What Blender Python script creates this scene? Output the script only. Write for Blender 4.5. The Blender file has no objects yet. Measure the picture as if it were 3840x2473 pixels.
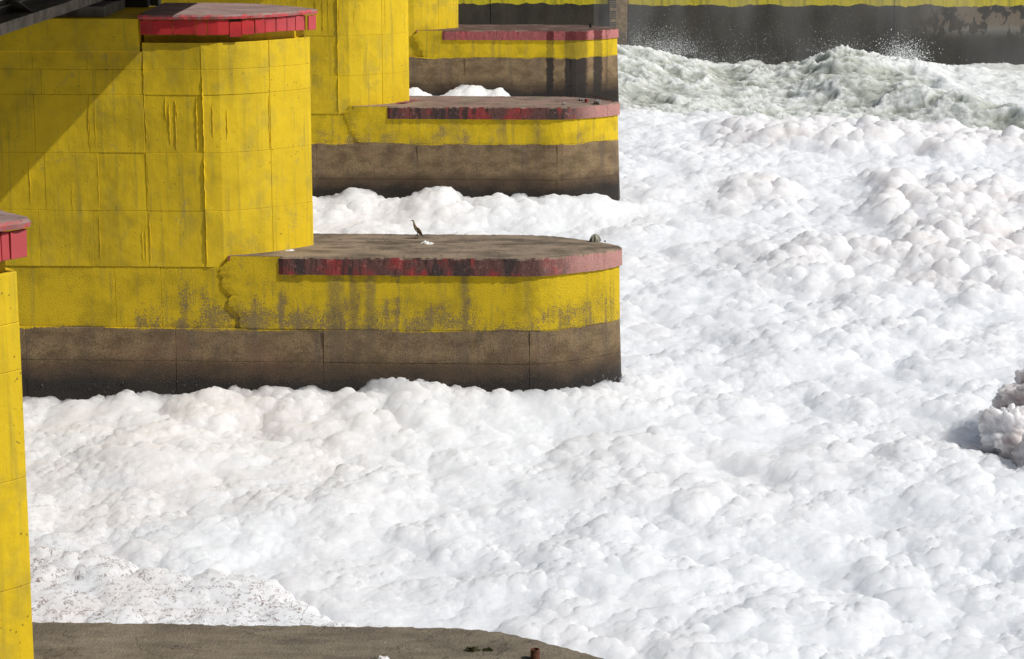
import bpy, math, random
import numpy as np
from mathutils import Vector, Matrix

# ------------------------------------------------------------------ scene, camera, light
scene = bpy.context.scene
COL = scene.collection
random.seed(4); RNG = np.random.default_rng(7)

CAM = Vector((-0.18, -45.013, 8.301))
PITCH, YAW = math.radians(12.4236), math.radians(2.3556)
cd = bpy.data.cameras.new('camera'); cam = bpy.data.objects.new('camera', cd); COL.objects.link(cam)
cam.location = CAM
cam.rotation_euler = (math.radians(90) - PITCH, 0, YAW)
cd.sensor_fit = 'HORIZONTAL'; cd.sensor_width = 36; cd.lens = 85.6875
cd.clip_start = 0.5; cd.clip_end = 2000
scene.camera = cam

SUN_AZ, SUN_EL = math.radians(15), math.radians(44.9)     # azimuth from +X towards the camera side
Ldir = Vector((math.cos(SUN_EL)*math.cos(SUN_AZ), -math.cos(SUN_EL)*math.sin(SUN_AZ), math.sin(SUN_EL)))
w = bpy.data.worlds.new('World'); scene.world = w; w.use_nodes = True
nt = w.node_tree; nt.nodes.clear()
sky = nt.nodes.new('ShaderNodeTexSky'); sky.sky_type = 'NISHITA'; sky.sun_disc = False
sky.sun_elevation = SUN_EL; sky.sun_rotation = math.radians(90) + SUN_AZ
sky.air_density = 1.0; sky.dust_density = 2.0; sky.ozone_density = 1.0
bg = nt.nodes.new('ShaderNodeBackground'); bg.inputs['Strength'].default_value = 0.05
wo = nt.nodes.new('ShaderNodeOutputWorld')
nt.links.new(sky.outputs[0], bg.inputs[0]); nt.links.new(bg.outputs[0], wo.inputs[0])
sd = bpy.data.lights.new('sun', 'SUN'); sd.energy = 4.3; sd.angle = math.radians(0.53); sd.color = (1.0, 0.975, 0.935)
so = bpy.data.objects.new('sun', sd); COL.objects.link(so)
so.rotation_euler = Ldir.to_track_quat('Z', 'Y').to_euler(); so.location = (20, -10, 30)
vs = scene.view_settings; vs.view_transform = 'Standard'; vs.look = 'None'; vs.exposure = -0.12; vs.gamma = 1.0
vs.use_curve_mapping = False
scene.cycles.diffuse_bounces = 4; scene.cycles.max_bounces = 6
scene.cycles.volume_step_rate = 2.0

# ------------------------------------------------------------------ node helper
class NT:
    def __init__(s, name):
        s.mat = bpy.data.materials.new(name); s.mat.use_nodes = True
        s.t = s.mat.node_tree; s.t.nodes.clear()
        s.out = s.t.nodes.new('ShaderNodeOutputMaterial')
        s.P = s.n('ShaderNodeNewGeometry').outputs['Position']
        s.xyz = s.n('ShaderNodeSeparateXYZ', s.P)
        s.X, s.Y, s.Z = s.xyz.outputs
    def n(s, typ, *ins, **kw):
        nd = s.t.nodes.new(typ)
        for k, v in kw.items(): setattr(nd, k, v)
        for i, v in enumerate(ins):
            if v is not None: s.set(nd.inputs[i], v)
        return nd
    def set(s, sock, v):
        if isinstance(v, bpy.types.NodeSocket): s.t.links.new(v, sock)
        else:
            try: sock.default_value = v
            except Exception: sock.default_value = (*v, 1.0)
    def sc(s, vec, k): return s.n('ShaderNodeVectorMath', vec, k, operation='MULTIPLY').outputs[0]
    def add(s, vec, k): return s.n('ShaderNodeVectorMath', vec, k, operation='ADD').outputs[0]
    def noise(s, vec=None, scale=1.0, detail=4.0, rough=0.55, dist=0.0):
        nd = s.t.nodes.new('ShaderNodeTexNoise')
        s.set(nd.inputs['Vector'], vec or s.P)
        for k, v in (('Scale', scale), ('Detail', detail), ('Roughness', rough), ('Distortion', dist)):
            nd.inputs[k].default_value = v
        return nd.outputs[0]
    def vor(s, vec=None, scale=1.0, feature='F1', out=0):
        nd = s.t.nodes.new('ShaderNodeTexVoronoi'); nd.feature = feature
        s.set(nd.inputs['Vector'], vec or s.P); nd.inputs['Scale'].default_value = scale
        return nd.outputs[out]
    def m(s, op, a, b=0.0, c=0.0, clamp=False):
        return s.n('ShaderNodeMath', a, b, c, operation=op, use_clamp=clamp).outputs[0]
    def mr(s, v, a, b, c=0.0, d=1.0):
        return s.n('ShaderNodeMapRange', v, a, b, c, d, clamp=True, interpolation_type='SMOOTHSTEP').outputs[0]
    def mix(s, f, a, b, blend='MIX'):
        nd = s.t.nodes.new('ShaderNodeMix'); nd.data_type = 'RGBA'; nd.blend_type = blend
        s.set(nd.inputs[0], f); s.set(nd.inputs[6], a); s.set(nd.inputs[7], b); return nd.outputs[2]
    def ramp(s, f, stops, interp='LINEAR'):
        nd = s.t.nodes.new('ShaderNodeValToRGB'); s.set(nd.inputs[0], f); cr = nd.color_ramp; cr.interpolation = interp
        while len(cr.elements) < len(stops): cr.elements.new(0.5)
        for e, (p, c) in zip(cr.elements, stops):
            e.position = p; e.color = (c, c, c, 1) if not hasattr(c, '__len__') else (*c, 1)
        return nd.outputs[0]
    def windows(s, x, lo, hi, wins, soft=0.012):
        """mask that is 1 inside the given [a,b] windows of coordinate x"""
        L = hi - lo; st = [(0.0, 0.0)]
        for a, b, v in wins:
            a = (a-lo)/L; b = (b-lo)/L; e = soft/L
            st += [(a-e, 0.0), (a+e, v), (b-e, v), (b+e, 0.0)]
        st.append((1.0, 0.0))
        return s.ramp(s.n('ShaderNodeMapRange', x, lo, hi, 0.0, 1.0, clamp=True).outputs[0], st)
    def bump(s, h, strength=0.5, dist=0.01, normal=None):
        nd = s.t.nodes.new('ShaderNodeBump'); nd.inputs['Strength'].default_value = strength
        nd.inputs['Distance'].default_value = dist; s.set(nd.inputs['Height'], h)
        if normal is not None: s.set(nd.inputs['Normal'], normal)
        return nd.outputs[0]
    def finish(s, color, rough=0.8, normal=None, spec=0.3, **kw):
        b = s.t.nodes.new('ShaderNodeBsdfPrincipled')
        s.set(b.inputs['Base Color'], color); s.set(b.inputs['Roughness'], rough)
        s.set(b.inputs['Specular IOR Level'], spec)
        for k, v in kw.items(): s.set(b.inputs[k.replace('_', ' ')], v)
        if normal is not None: s.set(b.inputs['Normal'], normal)
        s.t.links.new(b.outputs[0], s.out.inputs[0]); return s.mat

def simple(name, col, rough=0.7, var=0.35, scale=12.0, spec=0.3, metallic=0.0, bump=0.3):
    N = NT(name); f = N.noise(scale=scale, detail=5)
    c2 = tuple(c*(1-var) for c in col)
    return N.finish(N.mix(N.mr(f, .35, .65), col, c2), rough, N.bump(N.noise(scale=scale*3, detail=4), bump, .01), spec, Metallic=metallic)

# ------------------------------------------------------------------ materials
YEL = (0.76, 0.525, 0.012); OLIVE = (0.36, 0.255, 0.010); BROWN = (0.36, 0.245, 0.135)

def yellow_paint(name, dirt=1.0):
    N = NT(name)
    big = N.noise(scale=0.9, detail=5, rough=.6); lit_nose_fade = N.mr(N.X, -7.1, -6.2, 1.0, .45)  # less olive dirt on the nose, brightening its sunlit faces through the colour
    c = N.mix(N.m('MULTIPLY', N.mr(big, .38, .72, 0, .62*dirt), lit_nose_fade), YEL, OLIVE)
    c = N.mix(N.mr(N.noise(N.sc(N.P, (1, 1, .7)), 2.6, 4), .52, .70, 0, .38*dirt), c, (0.37, .29, .05))
    streak = N.noise(N.sc(N.P, (9, 9, .55)), 1.0, 4, .6)
    c = N.mix(N.mr(streak, .51, .73, 0, .48*dirt), c, (.33, .255, .04))
    # grey scuffs where the paint has washed thin
    sc1 = N.m('MULTIPLY', N.mr(N.noise(N.sc(N.P, (1, 1, .8)), 1.7, 6, .7, .4), .60, .70), N.mr(N.noise(scale=22, detail=3), .35, .6))
    c = N.mix(N.m('MULTIPLY', sc1, .55), c, (.30, .25, .10))
    # blow holes and specks
    v = N.vor(scale=13.0); vs_ = N.m('LESS_THAN', v, N.mr(N.noise(scale=3.1, detail=2), .42, .72, 0.03, .2))
    c = N.mix(N.m('MULTIPLY', vs_, .6), c, (.12, .085, .02))
    v2 = N.m('LESS_THAN', N.vor(scale=34.0), N.mr(N.noise(scale=1.3, detail=4), .5, .75, 0.0, .26))
    c = N.mix(N.m('MULTIPLY', v2, .5), c, (.17, .13, .03))
    h = N.m('ADD', N.m('MULTIPLY', N.noise(scale=30, detail=5, rough=.65), .5), N.m('MULTIPLY', streak, .7))
    h = N.m('SUBTRACT', h, N.m('MULTIPLY', vs_, .6))
    nb = N.bump(h, .55, .012)
    nb = N.bump(N.noise(scale=2.4, detail=3), .5, .05, nb)
    return N.finish(c, .62, nb, .3)

def lower_mat(name, zp, erode, streaks, wet, dark=0.0, left=-9):
    """painted band above zp, bare concrete below; streaks of dirt and wet run-off as X windows"""
    N = NT(name)
    wob = N.m('MULTIPLY', N.m('SUBTRACT', N.noise(N.sc(N.P, (1, 1, 2.5)), 1.1, 3), .5), .22)
    wob2 = N.m('MULTIPLY', N.m('SUBTRACT', N.noise(scale=17, detail=4, rough=.7), .5), .09)
    e = N.m('ADD', N.m('SUBTRACT', N.Z, zp - .015), N.m('ADD', wob, wob2))
    ymask = N.mr(e, -.008, .008)
    # paint lost to rough plaster: more towards the foot of the band
    amt = N.mr(N.Z, zp + .95, zp - .05, 0.0, .24*erode)
    amt = N.m('ADD', amt, N.m('MULTIPLY', N.m('MULTIPLY', N.mr(N.X, -9.3, -7.2), N.mr(N.X, -1.6, -4.2)), .085*erode))
    amt = N.m('SUBTRACT', amt, N.mr(N.X, -8.3, -9.6, 0.0, .10))
    amt = N.m('ADD', amt, N.m('MULTIPLY', N.mr(N.noise(N.sc(N.P, (6, 6, .7)), 1.0, 3), .5, .72), .16*erode))
    er = N.noise(scale=46, detail=6, rough=.75)
    er2 = N.noise(scale=2.3, detail=4, rough=.6)
    lost = N.mr(N.m('ADD', N.m('ADD', er, N.m('MULTIPLY', N.m('SUBTRACT', er2, .5), .55)), amt), .66, .76)
    ymask = N.m('MULTIPLY', ymask, N.m('SUBTRACT', 1.0, N.m('MULTIPLY', lost, .92)))
    # concrete
    n1 = N.noise(N.sc(N.P, (1, 1, 1.6)), 2.2, 6, .65)
    con = N.mix(N.mr(n1, .35, .7), (.34, .24, .128), (.17, .115, .06))
    con = N.mix(N.mr(N.noise(N.sc(N.P, (4, 4, .35)), 1.0, 4), .48, .72, 0, .55), con, (.15, .115, .09))
    con = N.mix(N.mr(N.noise(scale=42, detail=6, rough=.75), .46, .62, 0, .75), con, (.085, .056, .03))
    con = N.mix(N.mr(N.noise(scale=1.2, detail=3), .55, .75, 0, .5), con, (.25, .14, .085))
    yel = N.mix(N.mr(N.noise(scale=1.5, detail=5, rough=.65), .42, .7, 0, .6), YEL, OLIVE)
    yel = N.mix(N.mr(N.noise(N.sc(N.P, (8, 8, .5)), 1.0, 4), .52, .74, 0, .55), yel, (.36, .27, .05))
    con = N.mix(N.m('MULTIPLY', N.mr(N.Z, zp-.02, zp+.05), .7), con, N.mix(er, (.36, .265, .13), (.18, .13, .06)))
    col = N.mix(ymask, con, yel)
    # dirt run-off
    xw = N.m('ADD', N.X, N.m('MULTIPLY', N.m('SUBTRACT', N.noise(N.sc(N.P, (2, 2, 4)), 1.5, 5, .65), .5), .22))
    if streaks:
        sm = N.windows(xw, -12, 1, streaks, .05)
        sm = N.m('MULTIPLY', sm, N.mr(N.noise(scale=26, detail=5, rough=.7), .3, .55, .45, 1.0))
        col = N.mix(N.m('MULTIPLY', sm, .72), col, (.17, .125, .075))
    # tide band: soaked, algae-black concrete above the water
    tn = N.m('ADD', N.m('MULTIPLY', N.m('SUBTRACT', N.noise(N.sc(N.P, (1, 1, 1.3)), 1.3, 5, .62), .5), .75), N.m('MULTIPLY', N.m('SUBTRACT', N.noise(scale=30, detail=5, rough=.7), .5), .5))
    tz = N.m('ADD', N.Z, tn); ts = N.m('ADD', N.Z, N.m('ADD', N.m('MULTIPLY', tn, .75), N.m('MULTIPLY', N.m('SUBTRACT', N.noise(scale=60, detail=4, rough=.7), .5), .5)))
    col = N.mix(N.mr(ts, -1.80+dark, -2.12+dark, 0, .82), col, (.075, .048, .03))
    col = N.mix(N.mr(ts, -2.12+dark, -2.42+dark, 0, .93), col, (.016, .013, .011))
    rough = N.mr(tz, -1.9, -2.5, .85, .45)
    if wet:
        xq = N.m('ADD', N.X, N.m('MULTIPLY', N.m('SUBTRACT', N.noise(N.sc(N.P, (1.5, 1.5, 3)), 2.0, 5, .6), .5), .16))
        wm = N.windows(xq, -12, 1, wet, .012)
        wm2 = N.m('MULTIPLY', wm, N.mr(ymask, 0, 1, .93, .6))
        col = N.mix(wm2, col, N.mix(ymask, (.022, .018, .016), (.17, .13, .008)))
        rough = N.m('SUBTRACT', rough, N.m('MULTIPLY', wm, .35))
    h = N.m('ADD', N.m('MULTIPLY', N.noise(scale=34, detail=6, rough=.7), 1.0), N.m('MULTIPLY', ymask, .12))
    nb = N.bump(h, 1.0 if erode > .5 else .7, .04 if erode > .5 else .025)
    nb = N.bump(N.noise(scale=3.0, detail=3), .4, .05, nb)
    return N.finish(col, rough, nb, .3)

def slab_mat(name, wet, grime=1.0, pink=0.0, grey=False):
    """red painted edge, dust lying on the top surface"""
    N = NT(name)
    nrm = N.n('ShaderNodeNewGeometry').outputs['True Normal']
    nz = N.n('ShaderNodeSeparateXYZ', nrm).outputs[2]
    topm = N.mr(N.m('ADD', nz, N.m('MULTIPLY', N.m('SUBTRACT', N.noise(scale=30, detail=4), .5), .5)), .25, .6)
    red = N.mix(N.mr(N.noise(scale=4, detail=5), .4, .65), (.36, .045, .042), (.24, .045, .04))
    g = N.noise(N.sc(N.P, (1.7, 1.7, 1.3)), 1.0, 6, .68)
    red = N.mix(N.mr(g, .40, .56, 0, min(.95, .85*grime)), red, (.125, .062, .052))
    red = N.mix(N.mr(N.noise(N.sc(N.P, (2.6, 2.6, .7)), 1.0, 5, .6), .50, .60, 0, min(.95, .8*grime)), red, (.05, .038, .034))
    red = N.mix(N.mr(N.noise(scale=9, detail=6, rough=.7), .56, .68, 0, .6), red, (.40, .20, .17))
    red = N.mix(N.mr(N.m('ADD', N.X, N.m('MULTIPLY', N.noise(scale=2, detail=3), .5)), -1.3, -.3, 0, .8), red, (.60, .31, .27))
    red = N.mix(N.mr(N.noise(scale=40, detail=4, rough=.7), .60, .70, 0, .6), red, (.12, .05, .04))
    t1 = N.noise(N.sc(N.P, (.55, 1.6, 1)), 2.0, 6, .65)
    top = N.mix(N.mr(t1, .35, .65), (.36, .275, .195), (.20, .155, .112))
    top = N.mix(N.mr(N.noise(N.sc(N.P, (.5, 1.3, 1)), 1.1, 6, .72), .46, .66, 0, .8), top, (.085, .068, .05))
    top = N.mix(N.mr(N.noise(scale=14, detail=6, rough=.75), .60, .68, 0, .7), top, (.05, .036, .028))
    spk = N.m('MULTIPLY', N.m('LESS_THAN', N.vor(scale=5.5), .075), N.mr(N.noise(scale=1.7, detail=2), .52, .6))
    if grey: top = N.mix(.75, top, N.mix(N.mr(N.noise(N.sc(N.P, (.6, 1.2, 1)), 2.4, 7, .7), .36, .64), (.27, .232, .168), (.14, .12, .09)))
    if pink: top = N.mix(N.m('MULTIPLY', N.mr(N.noise(scale=1.6, detail=5), .35, .62), pink), top, (.33, .2, .175))
    top = N.mix(N.m('MULTIPLY', spk, .7), top, (.5, .48, .43))
    cr = N.m('ABSOLUTE', N.m('SUBTRACT', N.noise(N.sc(N.P, (1, .7, 1)), .9, 6, .6, .5), .5))
    top = N.mix(N.mr(cr, .006, .001, 0, .65), top, (.05, .04, .03))
    if wet:
        xq = N.m('ADD', N.X, N.m('MULTIPLY', N.m('SUBTRACT', N.noise(scale=9, detail=4), .5), .14))
        wm = N.windows(xq, -12, 1, wet, .015)
        red = N.mix(N.m('MULTIPLY', wm, .9), N.mix(.5, red, (.55, .16, .16)), (.10, .012, .014))
        top = N.mix(N.mr(N.noise(N.sc(N.P, (.6, 1.5, 1)), 1.7, 5), .35, .5, 0, .85), top, (.085, .045, .035))
    col = N.mix(topm, red, top)
    h = N.m('ADD', N.noise(scale=26, detail=6, rough=.7), N.m('MULTIPLY', N.noise(scale=6, detail=5, rough=.6), .8))
    return N.finish(col, .75, N.bump(h, .9, .035), .3)

MAT = {}
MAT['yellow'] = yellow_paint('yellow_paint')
MAT['core'] = simple('old_concrete', (.2, .15, .05), .9)

def cap_mats():
    N = NT('red_board_paint')
    c = N.mix(N.mr(N.noise(scale=3, detail=4), .4, .65), (.52, .028, .03), (.36, .02, .022))
    c = N.mix(N.mr(N.noise(N.sc(N.P, (6, 6, 1)), 1, 4), .55, .75, 0, .5), c, (.30, .08, .08))
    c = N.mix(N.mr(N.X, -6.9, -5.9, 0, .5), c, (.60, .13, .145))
    MAT['board'] = N.finish(c, .55, N.bump(N.noise(scale=40, detail=4), .3, .006), .35)
    N = NT('dusty_cap_top')
    t = N.noise(N.sc(N.P, (.7, 1.6, 1)), 2.2, 6, .65)
    c = N.mix(N.mr(t, .35, .65), (.36, .25, .225), (.24, .165, .145))
    c = N.mix(N.mr(N.noise(scale=11, detail=6, rough=.75), .55, .66, 0, .75), c, (.07, .045, .04))
    nz = N.n('ShaderNodeSeparateXYZ', N.n('ShaderNodeNewGeometry').outputs['True Normal']).outputs[2]
    c = N.mix(N.mr(nz, .2, .6), N.mix(N.mr(N.noise(scale=9, detail=5), .45, .62), (.62, .09, .10), (.38, .16, .15)), c)
    MAT['captop'] = N.finish(c, .85, N.bump(N.noise(scale=20, detail=6, rough=.7), .5, .015), .2)
cap_mats()
MAT['steel'] = simple('weathered_steel', (.23, .21, .185), .6, .5, 4.0, .4, 0.3)
MAT['darksteel'] = simple('dark_greased_steel', (.035, .032, .03), .6, .4, 6.0, .4)
MAT['grey'] = simple('grey_concrete', (.22, .20, .17), .85, .4, 5.0)
MAT['dirtrect'] = simple('black_mark_paint', (.03, .028, .026), .8, .3)
MAT['rust'] = simple('rusty_pipe', (.16, .065, .035), .8, .5, 18)
MAT['blackpipe'] = simple('black_pipe', (.02, .018, .018), .6, .3)
MAT['redpipe'] = simple('dull_red_pipe', (.3, .03, .03), .7, .4)
MAT['plastic'] = simple('white_plastic_film', (.78, .77, .74), .35, .12, 20, .5)
MAT['cloth'] = simple('grey_sack', (.36, .35, .28), .8, .55, 14)
MAT['stone'] = simple('pale_rubble', (.27, .24, .21), .85, .45, 16)
MAT['weed'] = simple('dry_weed', (.10, .095, .035), .8, .5, 30)

# ------------------------------------------------------------------ object helpers
def link(name, me, mat=None, parent=None, smooth=False):
    o = bpy.data.objects.new(name, me); COL.objects.link(o)
    if mat is not None: me.materials.append(mat)
    if smooth and len(me.polygons): me.polygons.foreach_set('use_smooth', [True]*len(me.polygons))
    if parent is not None: o.parent = parent
    return o
def mesh(name, verts, faces):
    me = bpy.data.meshes.new(name); me.from_pydata([tuple(v) for v in verts], [], faces); me.update(); return me
def tag(o, label, cat, group=None):
    o['label'] = label; o['category'] = cat
    if group: o['group'] = group
    return o
def empty(name, loc, label, cat, group=None):
    o = bpy.data.objects.new(name, None); COL.objects.link(o); o.location = loc; o.empty_display_size = .2
    return tag(o, label, cat, group)
def box_data(x0, x1, y0, y1, z0, z1):
    v = [(x, y, z) for z in (z0, z1) for y in (y0, y1) for x in (x0, x1)]
    f = [(0, 2, 3, 1), (4, 5, 7, 6), (0, 1, 5, 4), (2, 6, 7, 3), (0, 4, 6, 2), (1, 3, 7, 5)]
    return v, f
def box(name, x0, x1, y0, y1, z0, z1, mat, parent=None, bev=0.0):
    v, f = box_data(x0, x1, y0, y1, z0, z1)
    o = link(name, mesh(name, v, f), mat, parent)
    if bev:
        md = o.modifiers.new('bevel', 'BEVEL'); md.width = bev; md.segments = 2
    return o
def tube_data(path, radii, seg=8, squash=None):
    V, F = [], []
    path = [Vector(p) for p in path]
    for i, p in enumerate(path):
        t = (path[min(i+1, len(path)-1)] - path[max(i-1, 0)]).normalized()
        a = t.cross(Vector((0, 1, 0))) if abs(t.y) < .9 else t.cross(Vector((1, 0, 0)))
        a.normalize(); b = t.cross(a).normalized(); r = radii[i]; q = squash[i] if squash else 1.0
        for k in range(seg):
            th = 2*math.pi*k/seg
            V.append(p + a*math.cos(th)*r + b*math.sin(th)*r*q)
    for i in range(len(path)-1):
        for k in range(seg):
            F.append((i*seg+k, i*seg+(k+1) % seg, (i+1)*seg+(k+1) % seg, (i+1)*seg+k))
    F.append(tuple(range(seg))[::-1]); F.append(tuple((len(path)-1)*seg+k for k in range(seg)))
    return V, F
def tube(name, path, radii, mat, parent=None, seg=8, squash=None, smooth=True):
    V, F = tube_data(path, radii, seg, squash); return link(name, mesh(name, V, F), mat, parent, smooth)

# ------------------------------------------------------------------ numpy noise
def h3(ix, iy, iz, seed):
    n = (ix.astype(np.int64)*374761393 + iy.astype(np.int64)*668265263 + np.asarray(iz).astype(np.int64)*2147483647 + seed*974711) & 0xffffffff
    n = ((n ^ (n >> 13))*1274126177) & 0xffffffff
    n = ((n ^ (n >> 16))*2246822519) & 0xffffffff
    return ((n ^ (n >> 15)) & 0xffffff).astype(np.float32)/16777216.0
def vn(x, y, seed):
    ix = np.floor(x).astype(np.int32); iy = np.floor(y).astype(np.int32); fx = x-ix; fy = y-iy
    fx = fx*fx*fx*(fx*(fx*6-15)+10); fy = fy*fy*fy*(fy*(fy*6-15)+10); z = np.int32(0)
    a = h3(ix, iy, z, seed); b = h3(ix+1, iy, z, seed); c = h3(ix, iy+1, z, seed); d = h3(ix+1, iy+1, z, seed)
    return (a*(1-fx)+b*fx)*(1-fy) + (c*(1-fx)+d*fx)*fy
def fbm(x, y, seed, octv=4, gain=.5, lac=2.03):
    s = 0; a = 1.0; t = 0
    for o in range(octv):
        s = s + a*vn(x+o*17.3, y-o*9.1, seed+o); t += a; a *= gain; x = x*lac; y = y*lac
    return s/t
def billow2(x, y, cell, seed, r0=.5, r1=.85):
    x = x/cell; y = y/cell; ix = np.floor(x).astype(np.int32); iy = np.floor(y).astype(np.int32); z = np.int32(0)
    h = np.zeros_like(x, dtype=np.float32)
    for dx in (-1, 0, 1):
        for dy in (-1, 0, 1):
            jx = ix+dx; jy = iy+dy
            cx = jx + h3(jx, jy, z, seed); cy = jy + h3(jx, jy, z, seed+1); r = r0+(r1-r0)*h3(jx, jy, z, seed+2)
            d = (x-cx)**2+(y-cy)**2
            h = np.maximum(h, np.sqrt(np.maximum(r*r-d, 0)) + (h3(jx, jy, z, seed+3)-.5)*.25*(d < r*r))
    return h*cell
def billow3(p, cell, seed, r0=.5, r1=.85):
    q = p/cell; i = np.floor(q).astype(np.int32); h = np.zeros(p.shape[:-1], np.float32)
    for dx in (-1, 0, 1):
        for dy in (-1, 0, 1):
            for dz in (-1, 0, 1):
                a = i[..., 0]+dx; b = i[..., 1]+dy; c = i[..., 2]+dz
                k = h3(a, b, c, seed)
                k2 = (k*977.13) % 1.0; k3 = (k*6151.7) % 1.0; k4 = (k*151.3) % 1.0
                d = (q[..., 0]-a-k2)**2+(q[..., 1]-b-k3)**2+(q[..., 2]-c-k)**2; r = r0+(r1-r0)*k4
                h = np.maximum(h, np.sqrt(np.maximum(r*r-d, 0)))
    return h*cell
def gnorm(p):
    du = np.gradient(p, axis=1); dv = np.gradient(p, axis=0); n = np.cross(du, dv)
    n /= np.maximum(np.linalg.norm(n, axis=-1, keepdims=True), 1e-9)
    return np.where(n[..., 2:3] < 0, -n, n)
def relax(p, k):
    for _ in range(k):
        q = p.copy()
        q[1:-1, 1:-1] = .5*p[1:-1, 1:-1] + .125*(p[:-2, 1:-1]+p[2:, 1:-1]+p[1:-1, :-2]+p[1:-1, 2:]); p = q
    return p
def grid_mesh(name, p, attrs=None):
    R, C = p.shape[:2]; me = bpy.data.meshes.new(name)
    me.vertices.add(R*C); me.vertices.foreach_set('co', p.astype(np.float32).ravel())
    i = np.arange(R*C, dtype=np.int32).reshape(R, C)
    q = np.stack([i[:-1, :-1], i[:-1, 1:], i[1:, 1:], i[1:, :-1]], -1).reshape(-1, 4); nq = len(q)
    me.loops.add(nq*4); me.loops.foreach_set('vertex_index', q.ravel())
    me.polygons.add(nq); me.polygons.foreach_set('loop_start', np.arange(0, nq*4, 4, dtype=np.int32))
    me.polygons.foreach_set('use_smooth', np.ones(nq, dtype=bool))
    for k, v in (attrs or {}).items():
        a = me.attributes.new(k, 'FLOAT', 'POINT'); a.data.foreach_set('value', v.astype(np.float32).ravel())
    me.update(calc_edges=True); return me
def sst(v, a, b): t = np.clip((v-a)/(b-a), 0, 1); return t*t*(3-2*t)

# ------------------------------------------------------------------ plan outlines of a pier (local: centre line y = 0)
HW = 1.2
LOW = [(-17, HW), (-1.80, HW), (-1.5, 1.165), (-1.2, 1.05), (-.92, .885), (-.6, .675), (-.3, .44), (-.1, .21), (-.02, .08), (0, 0)]
TOW = [(-17, HW), (-7.6, HW), (-7.27, 1.15), (-6.9, 1.01), (-6.55, .80), (-6.3, .60), (-6.05, .37), (-5.88, .19), (-5.77, .05), (-5.75, 0)]
def resample(pts, step):
    pts = np.array(pts, float); seg = np.hypot(*np.diff(pts, axis=0).T); s = np.r_[0, np.cumsum(seg)]
    n = max(2, int(s[-1]/step)+1); ss = np.linspace(0, s[-1], n)
    return np.c_[np.interp(ss, s, pts[:, 0]), np.interp(ss, s, pts[:, 1])], ss
def closed(tab, step=.12, x0=None):
    pts, _ = resample([(x, -h) for x, h in tab if x0 is None or x >= x0] if x0 is None else [(x0, -np.interp(x0, [t[0] for t in tab], [t[1] for t in tab]))]+[(x, -h) for x, h in tab if x > x0], step)
    far = [(x, -y) for x, y in pts[::-1][1:]]
    return np.array(list(map(tuple, pts)) + far)
def onorm(P, loop=True):
    t = (np.roll(P, -1, 0)-np.roll(P, 1, 0)) if loop else np.gradient(P, axis=0)
    n = np.c_[t[:, 1], -t[:, 0]]; n /= np.maximum(np.hypot(n[:, 0], n[:, 1])[:, None], 1e-9); return n
def prism(name, P, levels, mat, parent, jitter=None, smooth=False):
    n = onorm(P); V, F = [], []; K = len(P)
    for li, (z, off) in enumerate(levels):
        o = np.full(K, off, float); zz = np.full(K, z, float)
        if jitter is not None and jitter[li]:
            jo, jz = jitter[li]
            s = np.arange(K)*.37
            o = o + (fbm(s*1.3, s*0+li*5.1, 91+li, 4)-.5)*jo*2; zz = zz + (fbm(s*1.7, s*0+li*3.3, 71+li, 4)-.5)*jz*2
        q = P + n*o[:, None]
        V += [(q[i, 0], q[i, 1], zz[i]) for i in range(K)]
    for l in range(len(levels)-1):
        for i in range(K):
            j = (i+1) % K; F.append((l*K+i, l*K+j, (l+1)*K+j, (l+1)*K+i))
    F.append(tuple(range(K))[::-1]); F.append(tuple((len(levels)-1)*K+i for i in range(K)))
    return link(name, mesh(name, V, F), mat, parent, smooth)

def near_curve(tab, wrap=0):
    pts = [(x, -h) for x, h in tab]
    if wrap: pts += [(x, h) for x, h in tab[::-1][1:1+wrap]]
    P, s = resample(pts, .01); return P, s, onorm(P, False)
CURVE = {'low': near_curve(LOW, 3), 'tow': near_curve(TOW, 3)}
def s_of_x(curve, x):
    P, s, n = CURVE[curve]; k = int(np.argmax(P[:, 0])); return float(np.interp(x, P[:k+1, 0], s[:k+1]))
def panel(name, curve, s0, s1, z0, z1, off, mat, parent, thick=.12, ch=.013, gap=.006, batter=0.0, tilt=(0, 0)):
    """one cast panel: a thick shell following the plan curve, with chamfered edges"""
    P, s, n = CURVE[curve]; s1 = min(s1, s[-1])
    a, b = s0+gap, s1-gap; m = max(2, int((b-a)/.16)+1)
    us = [a, a+ch] + list(np.linspace(a+ch, b-ch, m)[1:-1]) + [b-ch, b]
    zs = [z0+gap, z0+gap+ch, z1-gap-ch, z1-gap]
    V, F = [], []; U = len(us)
    def pt(u, z, o):
        x = np.interp(u, s, P[:, 0]); y = np.interp(u, s, P[:, 1]); nx = np.interp(u, s, n[:, 0]); ny = np.interp(u, s, n[:, 1])
        o = o + batter*(z1-z) + tilt[0]*(u-s0) + tilt[1]*(z-z0)
        return (x+nx*o, y+ny*o, z)
    for j, z in enumerate(zs):
        for i, u in enumerate(us):
            edge = j in (0, 3) or i in (0, U-1)
            V.append(pt(u, z, off-ch if edge else off))
    for j in range(3):
        for i in range(U-1): F.append((j*U+i, j*U+i+1, (j+1)*U+i+1, (j+1)*U+i))
    per = [(0, i) for i in range(U)] + [(j, U-1) for j in (1, 2, 3)] + [(3, i) for i in range(U-2, -1, -1)] + [(j, 0) for j in (2, 1)]
    base = len(V)
    for j, i in per: V.append(pt(us[i], zs[j], off-thick))
    L = len(per)
    for k in range(L):
        k2 = (k+1) % L; A = per[k][0]*U+per[k][1]; B = per[k2][0]*U+per[k2][1]
        F.append((B, A, base+k, base+k2))
    return link(name, mesh(name, V, F), mat, parent)

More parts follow.
